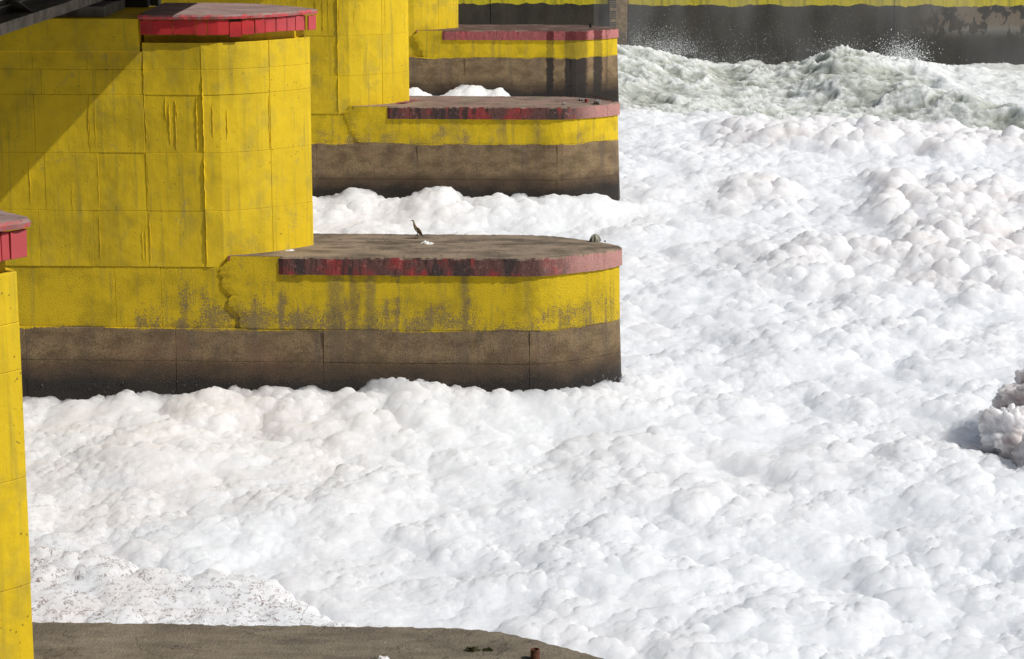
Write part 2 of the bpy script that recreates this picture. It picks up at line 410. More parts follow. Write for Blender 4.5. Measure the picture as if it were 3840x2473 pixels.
RIDGES = [(-9.56, 1.94, 2.89), (-9.68, 1.87, 2.85), (-8.65, 2.64, 3.33), (-8.63, 2.07, 2.64), (-8.27, 2.48, 2.92), (-8.2, 2.04, 2.8), (-8.09, 1.95, 2.86), (-8.06, 2.55, 2.8), (-7.58, 1.9, 3.34), (-7.585, .83, 1.89), (-7.58, -.2, .82), (-7.41, 2.17, 2.8), (-7.16, 2.14, 2.68), (-10.84, 1.83, 2.15), (-10.8, .88, 1.83), (-10.03, .72, 1.33), (-8.62, .84, 1.85), (-8.62, -.18, .8), (-7.7, 1.92, 2.93), (-9.54, .84, 1.87), (-9.55, -.18, .79), (-8.76, -.17, .54), (-8.70, -.17, .54), (-9.8, .08, .46), (-8.64, 3.0, 3.7), (-6.42, 2.97, 3.4), (-6.44, 1.92, 2.9), (-8.45, -1.0, .1)]
def ridge(curve, x, z0, z1, off, mat, parent, wdt=.012, hgt=.014):
    P, s, n = CURVE[curve]; u0 = s_of_x(curve, x); K = max(4, int((z1-z0)/.07)); V, F = [], []
    for k in range(K+1):
        z = z0+(z1-z0)*k/K; u = u0+random.uniform(-.008, .008); tp = min(1, k/2, (K-k)/2)*random.uniform(.5, 1.15)
        for du, o in ((-wdt*(.4+.6*tp), -.012), (random.uniform(-.003, .003), hgt*tp), (wdt*(.4+.6*tp), -.012)):
            x_ = np.interp(u+du, s, P[:, 0]); y_ = np.interp(u+du, s, P[:, 1]); nx = np.interp(u+du, s, n[:, 0]); ny = np.interp(u+du, s, n[:, 1])
            V.append((x_+nx*(off+o), y_+ny*(off+o), z))
    for k in range(K):
        a = k*3
        F += [(a, a+1, a+4, a+3), (a+1, a+2, a+5, a+4), (a+2, a, a+3, a+5)]
    F += [(0, 2, 1), (K*3, K*3+1, K*3+2)]
    return link('form_ridge', mesh('form_ridge', V, F), mat, parent)

BOARD_S = [.01, .59, 1.02, 1.22, 1.62, 1.85, 2.10, 2.31, 2.55, 2.79, 2.98, 3.18, 3.27, 3.48]
CAPT = [(-8.68, 1.26), (-7.6, 1.26), (-7.27, 1.215), (-6.9, 1.09), (-6.55, .89), (-6.3, .68), (-6.05, .45), (-5.88, .27), (-5.70, .09), (-5.65, 0)]
CURVE['cap'] = near_curve(CAPT, 3)
JAG = [(-7.17, -.0), (-7.2, -.06), (-7.38, -.24), (-7.33, -.42), (-7.27, -.60), (-7.17, -.74), (-7.20, -.88), (-7.12, -1.0), (-7.05, -1.11), (-7.00, -1.26), (-6.93, -1.5)]

def build_pier(yc, label, zp, lowm, slabm, seed, ridges=True, jag=0.0, proud=.05, yellow=None, zscale=1.0):
    rnd = random.Random(seed)
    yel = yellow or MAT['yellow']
    root = empty('bridge_pier', (0, yc, 0), label, 'bridge pier', 'row of barrage piers')
    # cores keep the joints dark and the pier solid
    prism('base_core', closed(LOW, .14), [(-7, -.01), (-.05, -.13)], MAT['core'], root)
    prism('shaft_core', closed(TOW, .14), [(-.04, -.06), (3.86, -.06)], MAT['core'], root)
    # bare base, cast in two lifts
    xs = [-17, -14.2, -11.0, -8.2, -5.46, -1.66]
    for (z0, z1, o) in ((-1.98, zp, .012), (-7, -1.98, .012+.04*(zp+1.98))):
        for a, b in zip(xs[:-1], xs[1:]):
            panel('base_panel', 'low', s_of_x('low', a), s_of_x('low', b), z0, z1, o+rnd.uniform(-.004, .004), lowm, root, ch=.006, gap=.002, batter=.04)
        panel('base_panel', 'low', s_of_x('low', -1.66), 99, z0, z1, o, lowm, root, ch=.006, gap=.002, batter=.04)
    for x in (-5.46, -1.66): ridge('low', x+.012, -2.6, zp-.03, .03, lowm, root, .004, .004)
    # newer casing round the nose, broken off in a jagged end
    P, s, n = CURVE['low']; zl = np.linspace(zp+.004, -.004, 34); V, F = [], []
    jx = np.array([j[0] for j in JAG]); jz = np.array([j[1] for j in JAG]); o_ = np.argsort(jz)
    U = np.r_[0.0, np.linspace(.02, 1, 70)]
    for z in zl:
        x0 = np.interp(z*1.36/abs(zp), jz[o_], jx[o_]) + jag + rnd.uniform(-.04, .04); s0 = s_of_x('low', x0)
        for k, u in enumerate(U):
            t = s0+u*(s[-1]-s0)
            off = (.0 if k else -.015) + .022*(-z-.3)*.6
            V.append((np.interp(t, s, P[:, 0])+np.interp(t, s, n[:, 0])*off, np.interp(t, s, P[:, 1])+np.interp(t, s, n[:, 1])*off, z))
        V.append((np.interp(s0+.01, s, P[:, 0]), np.interp(s0, s, P[:, 1])+proud+.12, z))
    W = len(U)+1
    for i in range(len(zl)-1):
        for k in range(len(U)-1): F.append((i*W+k, i*W+k+1, (i+1)*W+k+1, (i+1)*W+k))
        F.append((i*W+W-1, i*W, (i+1)*W, (i+1)*W+W-1))
    link('nose_casing', mesh('nose_casing', V, F), lowm, root)
    # platform slab with its red edge
    pl = closed(LOW, .045, -6.22)
    prism('platform_slab', pl, [(-.335, .018), (-.33, .040), (-.18, .040), (-.035, .036), (-.006, .022), (0, -.02)], slabm, root,
          jitter=[None, (.012, .012), (.016, 0), (.022, .008), (.045, .014), (.07, .004)])
    pl = closed(LOW, .1, -7.22)
    prism('platform_top', pl, [(-.09, -.03), (-.003, -.03)], slabm, root)
    # shaft: lifts of cast panels, near side, wrapping the nose
    lifts = [-.217, .826, 1.895, 2.954, 3.413, 3.9]
    cols = [-17, -15.2, -13.2, -11.6, -10.62, -9.62, -8.66, -7.6]
    off = -.020
    for z0, z1 in [(zp-.02, -.217)]:
        for a, b in zip([-17, -14, -11.3, -9.3, -8.45], [-14, -11.3, -9.3, -8.45, -6.7]):
            panel('shaft_panel', 'low', s_of_x('low', a), s_of_x('low', b), z0, z1, -.6*proud+rnd.uniform(-.003, .003), lowm, root, gap=.002, ch=.005)
    for li in range(len(lifts)-1):
        z0, z1 = lifts[li], lifts[li+1]
        cols = [-17, -15.2] + [c+rnd.uniform(-.22, .22)*(seed != 2) + (.1 if li % 2 else -.05) for c in (-13.2, -11.6, -10.62, -9.62, -8.66)] + [-7.6]
        cols[-2] = -8.66
        for a, b in zip(cols[:-1], cols[1:]):
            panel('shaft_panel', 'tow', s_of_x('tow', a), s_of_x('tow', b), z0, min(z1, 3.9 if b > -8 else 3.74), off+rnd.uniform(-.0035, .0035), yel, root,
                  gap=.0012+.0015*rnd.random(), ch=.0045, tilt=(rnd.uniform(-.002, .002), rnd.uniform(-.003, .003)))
        nz0 = z0
        if li < 4 or True:
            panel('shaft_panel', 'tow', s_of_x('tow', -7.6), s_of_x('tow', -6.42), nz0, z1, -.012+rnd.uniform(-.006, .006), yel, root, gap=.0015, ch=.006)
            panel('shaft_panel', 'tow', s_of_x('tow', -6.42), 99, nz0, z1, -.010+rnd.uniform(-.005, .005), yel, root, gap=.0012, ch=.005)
    # upper block on the upstream side
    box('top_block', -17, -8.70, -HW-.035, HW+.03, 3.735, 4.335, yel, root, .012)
    # neck, cap boards and cap slab
    cl = closed([(-8.66, .98), (-7.6, .98), (-7.2, .92), (-6.8, .77), (-6.4, .5), (-6.1, .24), (-5.95, .1), (-5.87, 0)], .1)
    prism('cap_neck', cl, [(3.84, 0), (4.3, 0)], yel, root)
    for k in range(len(BOARD_S)-1):
        drop = {4: .045}.get(k, 0) + rnd.uniform(-.01, .012); rec = {12: .012, 11: -.05}.get(k, 0) if seed == 2 else 0
        panel('cap_board', 'cap', BOARD_S[k], BOARD_S[k+1], 4.04-drop, 4.315-drop*.8, rec+rnd.uniform(-.008, .012), MAT['board'], root,
              thick=.035, ch=.004, gap=.004+.004*rnd.random(), tilt=(rnd.uniform(-.03, .03), rnd.uniform(-.02, .03)))
    cp = closed([(-8.66, 1.27)]+CAPT[1:], .05)
    prism('cap_slab', cp, [(4.325, .0), (4.33, .035), (4.375, .045), (4.405, .03), (4.41, 0)], MAT['captop'], root,
          jitter=[None, (.015, .008), (.012, 0), (.02, .006), (.02, .002)])
    box('cap_fill', -8.66, -6.9, -.9, .9, 4.0, 4.32, MAT['core'], root)
    if ridges:
        for (x, z0, z1) in RIDGES:
            dx = 0 if seed == 2 else rnd.uniform(-.15, .15)
            c = 'tow'; o = off if x < -7.6 else -.012
            if x == -8.45: continue
            big = x in (-7.58, -7.585)
            ridge(c, x+dx*(not big), z0, z1, o, yel, root, .018 if big else .0075, .022 if big else .010)
    return root

ST2 = [(-5.32, -5.1, .9), (-4.95, -4.83, .9), (-4.68, -4.5, .9), (-3.75, -3.68, .35), (-2.9, -2.79, .9), (-1.75, -1.66, .5)]
W4 = [(-2.52, -2.27, 1), (-1.86, -1.08, 1), (-.86, -.55, .95), (-.42, -.36, .6)]
L1 = lower_mat('base_paint_near', -1.3, .5, [], None)
L2 = lower_mat('base_paint_worn', -1.36, .72, ST2, None)
L3 = lower_mat('base_paint_clean', -1.0, .45, [(-4.6, -4.3, .4), (-3.2, -3.0, .4), (-2.3, -2.1, .4)], None, .1)
L4 = lower_mat('base_paint_wet', -.95, .1, [(-5.2, -5.1, .6), (-4.5, -4.38, .6), (-3.3, -3.2, .4)], W4, .15)
S1 = slab_mat('slab_near', None, .6, 0, True)
S2 = slab_mat('slab_worn', None, 1.15)
S3 = slab_mat('slab_stained', None, 1.13, .7); 
S4 = slab_mat('slab_wet', W4, .55, .6)
Y1, Y2, Y3, Y4 = -22.70, -.12, 21.75, 43.35
p1 = build_pier(Y1, 'nearest yellow pier, cut by the left and bottom edges of the picture', -1.3, L1, S1, 1, False, proud=.05)
p2 = build_pier(Y2, 'large yellow pier with a pond bird standing on its red-edged platform', -1.36, L2, S2, 2)
p3 = build_pier(Y3, 'yellow pier between the bird\'s pier and the wet-streaked pier', -1.0, L3, S3, 3, jag=-.1)
p4 = build_pier(Y4, 'farthest yellow pier, black wet streaks running down its nose', -.95, L4, S4, 4, jag=.05, proud=.10)

# ------------------------------------------------------------------ long wall behind the rapids
def wall_mat():
    N = NT('divide_wall_concrete')
    wob = N.m('MULTIPLY', N.m('SUBTRACT', N.noise(N.sc(N.P, (1, 1, 0)), .8, 6, .6), .5), .55)
    ym = N.mr(N.m('ADD', N.Z, wob), -.86, -.845)
    n1 = N.noise(N.sc(N.P, (1, 1, .6)), 1.3, 5)
    con = N.mix(N.mr(n1, .35, .7), (.08, .068, .05), (.046, .04, .031))
    con = N.mix(N.mr(N.noise(N.sc(N.P, (3, 3, .12)), 1, 4), .5, .75, 0, .5), con, (.04, .036, .03))
    # flaked whitewash towards the downstream end
    fl = N.noise(N.sc(N.P, (1.6, 1, 1.1)), 1.3, 5, .6, .6)
    reg = N.m('MULTIPLY', N.mr(N.X, 12.5, 15.5), N.mr(N.Z, -2.35, -1.6))
    fm = N.m('MULTIPLY', N.mr(fl, .49, .53), reg)
    con = N.mix(N.m('MULTIPLY', fm, .8), con, N.mix(N.mr(N.Z, -1.6, -1.9), (.26, .2, .14), (.36, .33, .29)))
    yl = N.mix(N.mr(N.noise(N.sc(N.P, (5, 5, .5)), 1, 4), .45, .7), (.74, .60, .03), (.42, .36, .03))
    wet = N.mr(N.m('ADD', N.Z, N.m('MULTIPLY', n1, .6)), -1.6, -2.4)
    con = N.mix(N.m('MULTIPLY', wet, .5), con, (.035, .033, .03))
    return N.finish(N.mix(ym, con, yl), N.mr(N.Z, -1.2, -2.4, .8, .5), N.bump(N.noise(scale=9, detail=6), .4, .03), .3)
YW = 63.3
WM = wall_mat()
wall = empty('divide_wall', (0, YW, 0), 'long dark concrete wall with yellow top behind the rapids', 'wall')
xs = [-17, -11, -5.6, -.36, .50, 6.2, 12.2, 18.2, 24.2, 32.2, 42]
for a, b in zip(xs[:-1], xs[1:]):
    if a == -.36: continue
    box('wall_panel', a+.006, b-.006, random.uniform(-.01, .01), 2.2, -7, .9, WM, wall, .015)
box('wall_core', -16.5, 41, .3, 2.0, -7, .8, MAT['core'], wall)
N = NT('gauge_post_concrete')
gc = N.mix(N.mr(N.noise(scale=5, detail=6, rough=.7), .4, .62), (.46, .31, .15), (.25, .155, .075))
gc = N.mix(N.mr(N.noise(scale=14, detail=5, rough=.7), .55, .66, 0, .8), gc, (.05, .04, .03))
gc = N.mix(N.mr(N.m('ADD', N.Z, N.m('MULTIPLY', N.noise(scale=2, detail=3), .4)), -1.5, -2.1, 0, .7), gc, (.13, .09, .06))
gp = box('gauge_post', -.32, .46, -.14, .4, -7, .9, N.finish(gc, .8, N.bump(N.noise(scale=20, detail=5), .4, .02), .3), wall, .02)
zz = -.62
for g in range(3):
    for k in range(4):
        v, f = box_data(-.29, -.02 if k != 1 else -.03, -.147, -.13, zz-.05, zz)
        o = link('gauge_mark', mesh('gauge_mark', v, f), MAT['dirtrect'], gp); zz -= .098
    zz -= .10

# ------------------------------------------------------------------ girder and deck upstream
def shear_box(name, x0, x1, y0, y1, z0, z1, mat, parent):
    v, f = box_data(x0, x1, y0, y1, z0, z1)
    v = [(x+(y+1.1)*.0375, y, z) for x, y, z in v]
    return link(name, mesh(name, v, f), mat, parent)
gd = empty('bridge_girder', (0, 0, 0), 'weathered steel girder crossing the top left corner above the shaded pier', 'girder')
shear_box('bottom_flange', -9.95, -9.42, -26, -.4, 4.62, 4.80, MAT['steel'], gd)
shear_box('web', -9.86, -9.80, -26, -.4, 4.80, 6.28, MAT['darksteel'], gd)
shear_box('flange_lip', -9.80, -9.76, -26, -.4, 4.93, 4.96, MAT['steel'], gd)
for y in (-5.4, -9.0, -12.6, -16.2, -19.8):
    b = y
    V = [(-9.80, b, 4.805), (-9.46, b-.06, 4.805), (-9.80, b-.9, 5.3), (-9.80, b+.05, 4.805), (-9.46, b-.01, 4.805), (-9.80, b-.85, 5.3)]
    V = [(x+(y_+1.1)*.0375, y_, z) for x, y_, z in V]
    link('stiffener', mesh('stiffener', V, [(0, 1, 2), (5, 4, 3), (0, 3, 4, 1), (1, 4, 5, 2), (2, 5, 3, 0)]), MAT['steel'], gd)
for i, yc in enumerate((Y1, Y2, Y3, Y4)):
    t = tag(box('bearing_pedestal', -10.4, -9.35, yc-1.0, yc+.9, 4.338, 4.53, MAT['grey'], None, .015),
            ['concrete pedestal on the nearest pier, out at the left', 'grey concrete pedestal under the steel girder at upper left', 'concrete pedestal on top of the middle pier', 'concrete pedestal on top of the farthest pier'][i], 'pedestal')
bm = empty('roller_bearing', (0, 0, 0), 'black greased bearing block on the shaded pier top beside the girder', 'bearing')
box('bearing_body', -10.0, -9.3, .05, .75, 4.532, 4.62, MAT['darksteel'], bm, .02)
box('bearing_block', -9.9, -8.95, .95, 2.1, 4.338, 5.1, MAT['darksteel'], bm, .02)
box('bearing_foot', -8.95, -8.8, 1.2, 1.5, 4.338, 4.5, MAT['darksteel'], bm, .02)
dk = empty('bridge_deck', (0, 0, 0), 'concrete road deck above the piers that throws the diagonal shade', 'bridge')
box('deck_slab', -17, -6.2, -40, 66, 6.30, 6.85, MAT['grey'], dk)
for yc in (Y1, Y2, Y3, Y4):
    box('deck_column', -12.6, -11.6, yc-.9, yc+.9, 4.338, 6.298, MAT['grey'], dk)

# ------------------------------------------------------------------ foam
def foam_mat(name='river_foam', sss=2.3, old=(.745, .69, .665)):
    N = NT(name)
    d = N.n('ShaderNodeAttribute', attribute_name='dirt').outputs['Fac']; t = N.n('ShaderNodeAttribute', attribute_name='tint').outputs['Fac']
    c = N.mix(N.m('MULTIPLY', t, N.mr(N.noise(scale=1.1, detail=5), .3, .62, .2, 1)), (.765, .79, .822), old)
    # scum threads caught on the bubbles
    q = N.noise(N.sc(N.P, (1, .8, 1)), 6.0, 6, .68, .9)
    line = N.m('SUBTRACT', 1.0, N.mr(N.m('ABSOLUTE', N.m('SUBTRACT', q, .5)), .006, .032))
    br = N.m('MULTIPLY', N.mr(N.noise(scale=7.5, detail=4, rough=.6), .44, .54), N.mr(N.noise(scale=2.1, detail=3), .36, .52, .3, 1))
    th = N.m('MULTIPLY', N.m('MULTIPLY', line, br), d)
    c = N.mix(N.m('MULTIPLY', th, .95), c, (.13, .07, .05))
    h = N.m('ADD', N.m('MULTIPLY', N.m('SUBTRACT', .6, N.vor(scale=11.0)), .9), N.m('MULTIPLY', N.noise(scale=34, detail=4, rough=.6), .35))
    return N.finish(c, .7, N.bump(h, .25, .02), .3, Subsurface_Weight=1.0, Subsurface_Radius=(1, 1, 1), Subsurface_Scale=sss)
def foam_base(x, y):
    z = -2.91 + .34*(fbm(x*.16, y*.12, 11, 3)-.5) + .34*(fbm(x*.45+y*.1, y*.36, 21, 3)-.5)
    near2 = np.exp(-((y+1.75)/.9)**2)*sst(-x, -.9, .8); z += near2*(.36*fbm(x*1.9, y*.6, 5, 3)+.01)
    z -= .28*np.exp(-((x+11.3)/1.2)**2-((y+2.0)/1.8)**2)
    near3 = np.exp(-((y-19.9)/1.3)**2)*sst(-x, -.9, .8); z += near3*(.56*fbm(x*1.0, y*.4, 8, 3)+.13)
    z += .16*np.exp(-((x+1.2)/1.6)**2-((y+1.6)/1.2)**2)
    near4 = np.exp(-((y-41.2)/1.6)**2)*sst(-x, 3.2, 4.2); z += near4*(.85*fbm(x*1.1, y*.3, 9, 3)+.22)
    z -= .35*np.exp(-((x+3.2)/1.0)**2)*np.exp(-((y-41.5)/1.5)**2)
    yb = np.interp(x, [-2.6, -1.5, .06, 1.3, 2.3, 3.6, 5.1, 5.4, 6.2, 7.2, 8.2, 9.6, 10.7, 12, 13.3, 17, 40], [44, 42.6, 41.5, 41, 40.6, 40.7, 40.8, 38.8, 37.8, 39.2, 40, 39.7, 38, 37.2, 35.2, 33, 31])
    yb = yb + (fbm(x*.9, y*0, 61, 3)-.5)*1.6
    return z, yb
def build_foam():
    R, C = 1480, 800
    D = np.geomspace(25.0, 88.5, R)[:, None]
    u = np.linspace(-1, 1, C)[None, :]
    us = np.where(np.abs(u) > .96, np.sign(u)*(.96+(np.abs(u)-.96)*9), u)
    x = .52 - .041*D + us*(D*.215+1.9); y = CAM.y + D + 0*u
    x = np.maximum(x, -17 + (u+1)*.5); x = x.astype(np.float64)
    x = x + (RNG.random(x.shape)-.5)*.004
    z, yb = foam_base(x, y)
    # chunky, older foam downstream
    ch = sst(x + 3.0*(fbm(x*.2, y*.2, 31, 2)-.5), 2.2, 5.0)*sst(y, 4, 15)
    ch = ch*sst(fbm(x*.22, y*.17, 35, 3), .36, .56)
    wx = x + (fbm(x*.9, y*.9, 41, 3)-.5)*.9; wy = y + (fbm(x*.9, y*.9, 44, 3)-.5)*.9
    am = sst(fbm(x*.75, y*.75, 87, 3), .30, .64); am2 = sst(fbm(x*1.3, y*1.3, 88, 3), .30, .66)
    lf = sst(-x, -.5, 5.5)*sst(-y, 2.5, 6); far = sst(D, 45, 75)
    z = z + .085*billow2(wx, wy, 1.7, 201, .4, .8) + (.08+.15*am+.38*ch)*(1-.4*lf)*billow2(wx*1.1, wy*1.1, .62+.0*x, 211, .35, .85)
    z = z + ch*.16
    z = z - 2.2*sst(y, yb-.25, yb+1.1)
    ed = y - np.interp(x, [-9, -7.6, -6.2, -5.1, -4.2, -3.6, -2.8], [-10.6, -10.9, -11.6, -11.9, -13.0, -13.9, -16]) + (fbm(x*1.6, y*1.6, 63, 3)-.5)*.5
    z = z + .10*sst(-ed, -.08, .10) - .16*np.exp(-((ed-.28)/.22)**2)
    p = np.stack([x, y, z], -1); p = relax(p, 2)
    n = gnorm(relax(p, 6))
    wx2 = x + (fbm(x*3.3, y*3.3, 51, 2)-.5)*.28; wy2 = y + (fbm(x*3.3, y*3.3, 54, 2)-.5)*.28
    p = p + n*((.13+.22*ch+.24*am)*(1-.3*lf)*billow2(wx2, wy2, .27, 221, .25, .95))[..., None]
    p = relax(p, 1); n = gnorm(relax(p, 5))
    wig = np.stack([fbm(x*6, y*6, 81, 3), fbm(x*6, y*6, 84, 3), fbm(x*6, y*6, 86, 2)], -1)*.10
    p = p + n*((.26+.30*am2+.22*far+.14*ch)*billow3(p+wig, .13, 231, .25, .95))[..., None]
    p = relax(p, 1); n = gnorm(relax(p, 4))
    p = p + n*((.34+.34*am2)*billow3(p+wig*.6, .062, 241, .3, .95)*(1-.7*far))[..., None]
    for k in range(14):     # untangle folded creases
        du = np.gradient(p, axis=1); dv = np.gradient(p, axis=0); c = np.cross(du, dv)
        bad = c[..., 2]/np.maximum(np.linalg.norm(c, axis=-1), 1e-9) < .12
        if not bad.any(): break
        for _ in range(2):
            b2 = bad.copy(); b2[1:] |= bad[:-1]; b2[:-1] |= bad[1:]; b2[:, 1:] |= bad[:, :-1]; b2[:, :-1] |= bad[:, 1:]; bad = b2
        p = np.where(bad[..., None], relax(p, 2), p)
    # dirt carried in against the near pier, faint tint on old foam
    X, Y = p[..., 0], p[..., 1]
    edge = Y - np.interp(X, [-9, -7.6, -6.2, -5.1, -4.2, -3.6, -2.8], [-10.6, -10.9, -11.6, -11.9, -13.0, -13.9, -16])
    dirt = sst(-edge, -.12, .25) * (.75+.6*fbm(X*.7, Y*.7, 66, 2))
    dirt = dirt + .40*sst(-X, 4.2, 9.0)*sst(-Y, 1.0, 9)*fbm(X*.5, Y*.5, 67, 2) + .10*sst(-Y, 5, 12)*sst(-X, -1, 4)
    tint = np.clip(.62*ch + .55*sst(-X, 1, 8)*sst(fbm(X*.3, Y*.3, 68, 3), .35, .6) + .18*sst(fbm(X*.4, Y*.4, 69, 3), .5, .7), 0, 1)
    me = grid_mesh('foam', p, {'dirt': np.clip(dirt, 0, 1), 'tint': tint})
    return me
FM = foam_mat(); FM2 = foam_mat('old_dirty_foam', .45, (.66, .60, .585))
fo = link('foam', build_foam(), FM); fo['kind'] = 'stuff'; fo['label'] = 'thick white foam covering the river'

def splatter():
    V, F = [], []; P, s_, n_ = CURVE['low']; rnd = random.Random(5); K = 9
    spots = [(rnd.gauss(-.12, .12), rnd.uniform(-2.72, -2.42), rnd.uniform(.012, .04)) for _ in range(34)] + [(rnd.uniform(-11, -.2), rnd.uniform(-2.75, -2.35), rnd.uniform(.008, .028)) for _ in range(90)]
    for x, z, r in spots:
        u = s_of_x('low', min(x, -.01)); nx = float(np.interp(u, s_, n_[:, 0])); ny = float(np.interp(u, s_, n_[:, 1]))
        off = .012+.04*(-1.36-z)
        c = Vector((float(np.interp(u, s_, P[:, 0]))+nx*off, float(np.interp(u, s_, P[:, 1]))+ny*off+Y2, z)); nn = Vector((nx, ny, 0)); tt = Vector((-ny, nx, 0))
        k = len(V); V.append(c+nn*r*.55)
        for i in range(K):
            a = 2*math.pi*i/K; q = r*rnd.uniform(.55, 1.4); V.append(c+tt*math.cos(a)*q+Vector((0, 0, 1))*math.sin(a)*q*1.5-nn*.004)
        F += [(k, k+1+i, k+1+(i+1) % K) for i in range(K)]
    o = link('foam_splatter', mesh('foam_splatter', V, F), FM, None, True); o['kind'] = 'stuff'; o['label'] = 'flecks of foam stuck to the wet pier foot'
splatter()
def clump(loc, r, seed, label, stretch=(1, 1, 1)):
    R, C = 110, 180
    th = np.linspace(.02, math.pi-.02, R)[:, None]; ph = np.linspace(0, 2*math.pi, C)[None, :]
    d = np.stack([np.sin(th)*np.cos(ph), np.sin(th)*np.sin(ph), np.cos(th)+0*ph], -1)
    q = d*np.array(stretch)*r; s = np.array([seed*3.1, 0, 0])
    a = billow3(q+s, .30, seed, .4, .9); b = billow3(q+s, .13, seed+5, .4, .9); c = billow3(q+s, .06, seed+9, .4, .9)
    rr = random.Random(seed)
    for k in range(16):      # broken, faceted faces
        v_ = np.array([rr.gauss(0, 1), rr.gauss(0, 1), rr.gauss(0, .7)]); v_ /= np.linalg.norm(v_); c_ = r*rr.uniform(.45, .8)
        dd = np.maximum(q@v_-c_, 0); q = q - v_*dd[..., None]*.85
    q = q + d*((fbm(q[..., 0]*3.1+seed, q[..., 2]*3.1+q[..., 1]*2, seed, 4, .6)-.5)*r*.9)[..., None]
    q = q + d*(a*.30 + b*.42 + c*.60)[..., None]
    me = grid_mesh('foam_clump', q, {'dirt': np.full((R, C), .12), 'tint': np.full((R, C), 1.0)})
    o = link('foam_clump', me, FM2); o.location = loc
    return tag(o, label, 'foam', 'old foam lumps at the right edge')
clump((6.70, -3.95, -2.52), .54, 3, 'pinkish old foam lump, foremost of the pile at the right edge', (1.0, .9, .8))
clump((7.46, -2.9, -2.22), .95, 4, 'tall shaded foam lump cut by the right edge', (.85, 1.0, .95))
clump((6.80, -3.1, -2.60), .40, 5, 'small grey foam lump behind the pinkish one', (1.1, 1, .8))
clump((7.30, -5.0, -2.7), .70, 6, 'low foam lump at the right edge below the pinkish one', (.9, 1.1, .85))

# ------------------------------------------------------------------ turbulent water
def water_mat():
    N = NT('churned_water')
    f = N.n('ShaderNodeAttribute', attribute_name='froth').outputs['Fac']
    n1 = N.noise(N.sc(N.P, (.5, 1, 1.2)), 1.7, 7, .7, .8)
    n2 = N.noise(N.sc(N.P, (1, 1, 1)), 6.5, 6, .72, 1.2)
    n3 = N.noise(N.sc(N.P, (1, 1, 1.4)), 15, 5, .7, .8)
    m = N.m('ADD', N.m('ADD', N.m('MULTIPLY', n1, .5), N.m('MULTIPLY', n3, .3)), N.m('ADD', N.m('MULTIPLY', n2, .45), N.m('MULTIPLY', f, .42)))
    c = N.mix(N.mr(m, .66, .98), (.43, .45, .395), (.75, .775, .765))
    c = N.mix(N.mr(m, .50, .68), (.25, .26, .215), c)
    h = N.m('ADD', n2, N.m('MULTIPLY', N.noise(scale=19, detail=5, rough=.7, dist=.8), .4))
    return N.finish(c, N.mr(m, .4, .7, .18, .6), N.bump(h, .35, .04), .45, Subsurface_Weight=.9, Subsurface_Radius=(1, 1, 1), Subsurface_Scale=.9)
def build_water():
    xs = np.r_[np.arange(-17, -1.5, .5), np.arange(-1.5, 21, .05), np.arange(21, 45, .5)]
    ys = np.r_[np.arange(-30, 32, 2.0), np.arange(32, 63.6, .075), np.arange(63.6, 72, 1.0)]
    x, y = np.meshgrid(xs, ys)
    crest = np.interp(x, [-3, .08, .98, 2.11, 3.24, 4.36, 6.04, 7.27, 8.27, 8.82, 9.37, 10.05, 10.72, 11.39, 12.4, 13.9, 15.5, 17.1, 45],
                      [-2.4, -2.15, -2.32, -2.59, -2.87, -3.01, -3.14, -3.02, -2.68, -2.36, -2.22, -2.36, -2.52, -2.66, -2.77, -3.02, -3.06, -3.09, -3.2])
    base = -3.45 + 0*x
    act = sst(x, -2, .5)*sst(y, 33, 38)
    yc = 57 + (fbm(x*.15, y*0, 301, 2)-.5)*2
    z = base + (crest-base)*np.exp(-((y-yc)/np.where(y > yc, 2.6, 6.0))**2)
    # second standing wave, running diagonally towards the lower right
    yr = 51 - 1.05*(x-7.5); rr = np.exp(-((y-yr)/2.4)**2)*sst(x, 6.5, 9)*(1-sst(x, 14.5, 17))
    z += .75*rr
    z += .55*np.exp(-((x-1.0)/3)**2-((y-47)/4)**2)
    z += .35*np.exp(-((x-4.5)/1.5)**2-((y-42.5)/1.5)**2)
    wx = x + 1.2*(fbm(x*.5, y*.5, 311, 3)-.5); wy = y + 1.2*(fbm(x*.5, y*.5, 314, 3)-.5)
    rid = 1-np.abs(2*fbm(wx*.42, wy*.34, 321, 4, .45)-1)*1.8
    calm = sst(x, 12.5, 16)*.6
    z += act*(1-calm)*.42*(rid-.55)
    wx2 = x+.5*(fbm(x*1.6, y*1.6, 331, 3)-.5); wy2 = y+.5*(fbm(x*1.6, y*1.6, 334, 3)-.5)
    r2 = 1-np.abs(2*fbm(wx2*1.7, wy2*1.5, 341, 3, .5)-1)*2
    z += act*(1-calm*.6)*.10*(r2-.4)
    r3 = (1-np.abs(2*fbm(wx2*5.2, wy2*5.0, 351, 3, .6)-1)*2)
    z += act*.04*np.clip(r3-.2, 0, 1)
    spike = np.clip(r3, 0, 1)**3*sst(rid, .65, .95)
    z += act*.05*spike*(1-calm)
    cr = np.exp(-((y-yc)/1.3)**2)*act*(1-calm); rag = np.clip(fbm(x*4.2, y*2.2, 371, 4, .65)-.48, 0, 1)
    z += cr*.6*rag*sst(fbm(x*.8, y*.5, 375, 2), .35, .7)
    froth = sst(rid*.6+r2*.4, .3, .85)*.5 + .62*sst(x+(y-50)*.25, 11.5, 15)
    return grid_mesh('river_water', np.stack([x, y, z], -1), {'froth': np.clip(froth, 0, 1)})
wt = link('river_water', build_water(), water_mat()); wt['kind'] = 'structure'

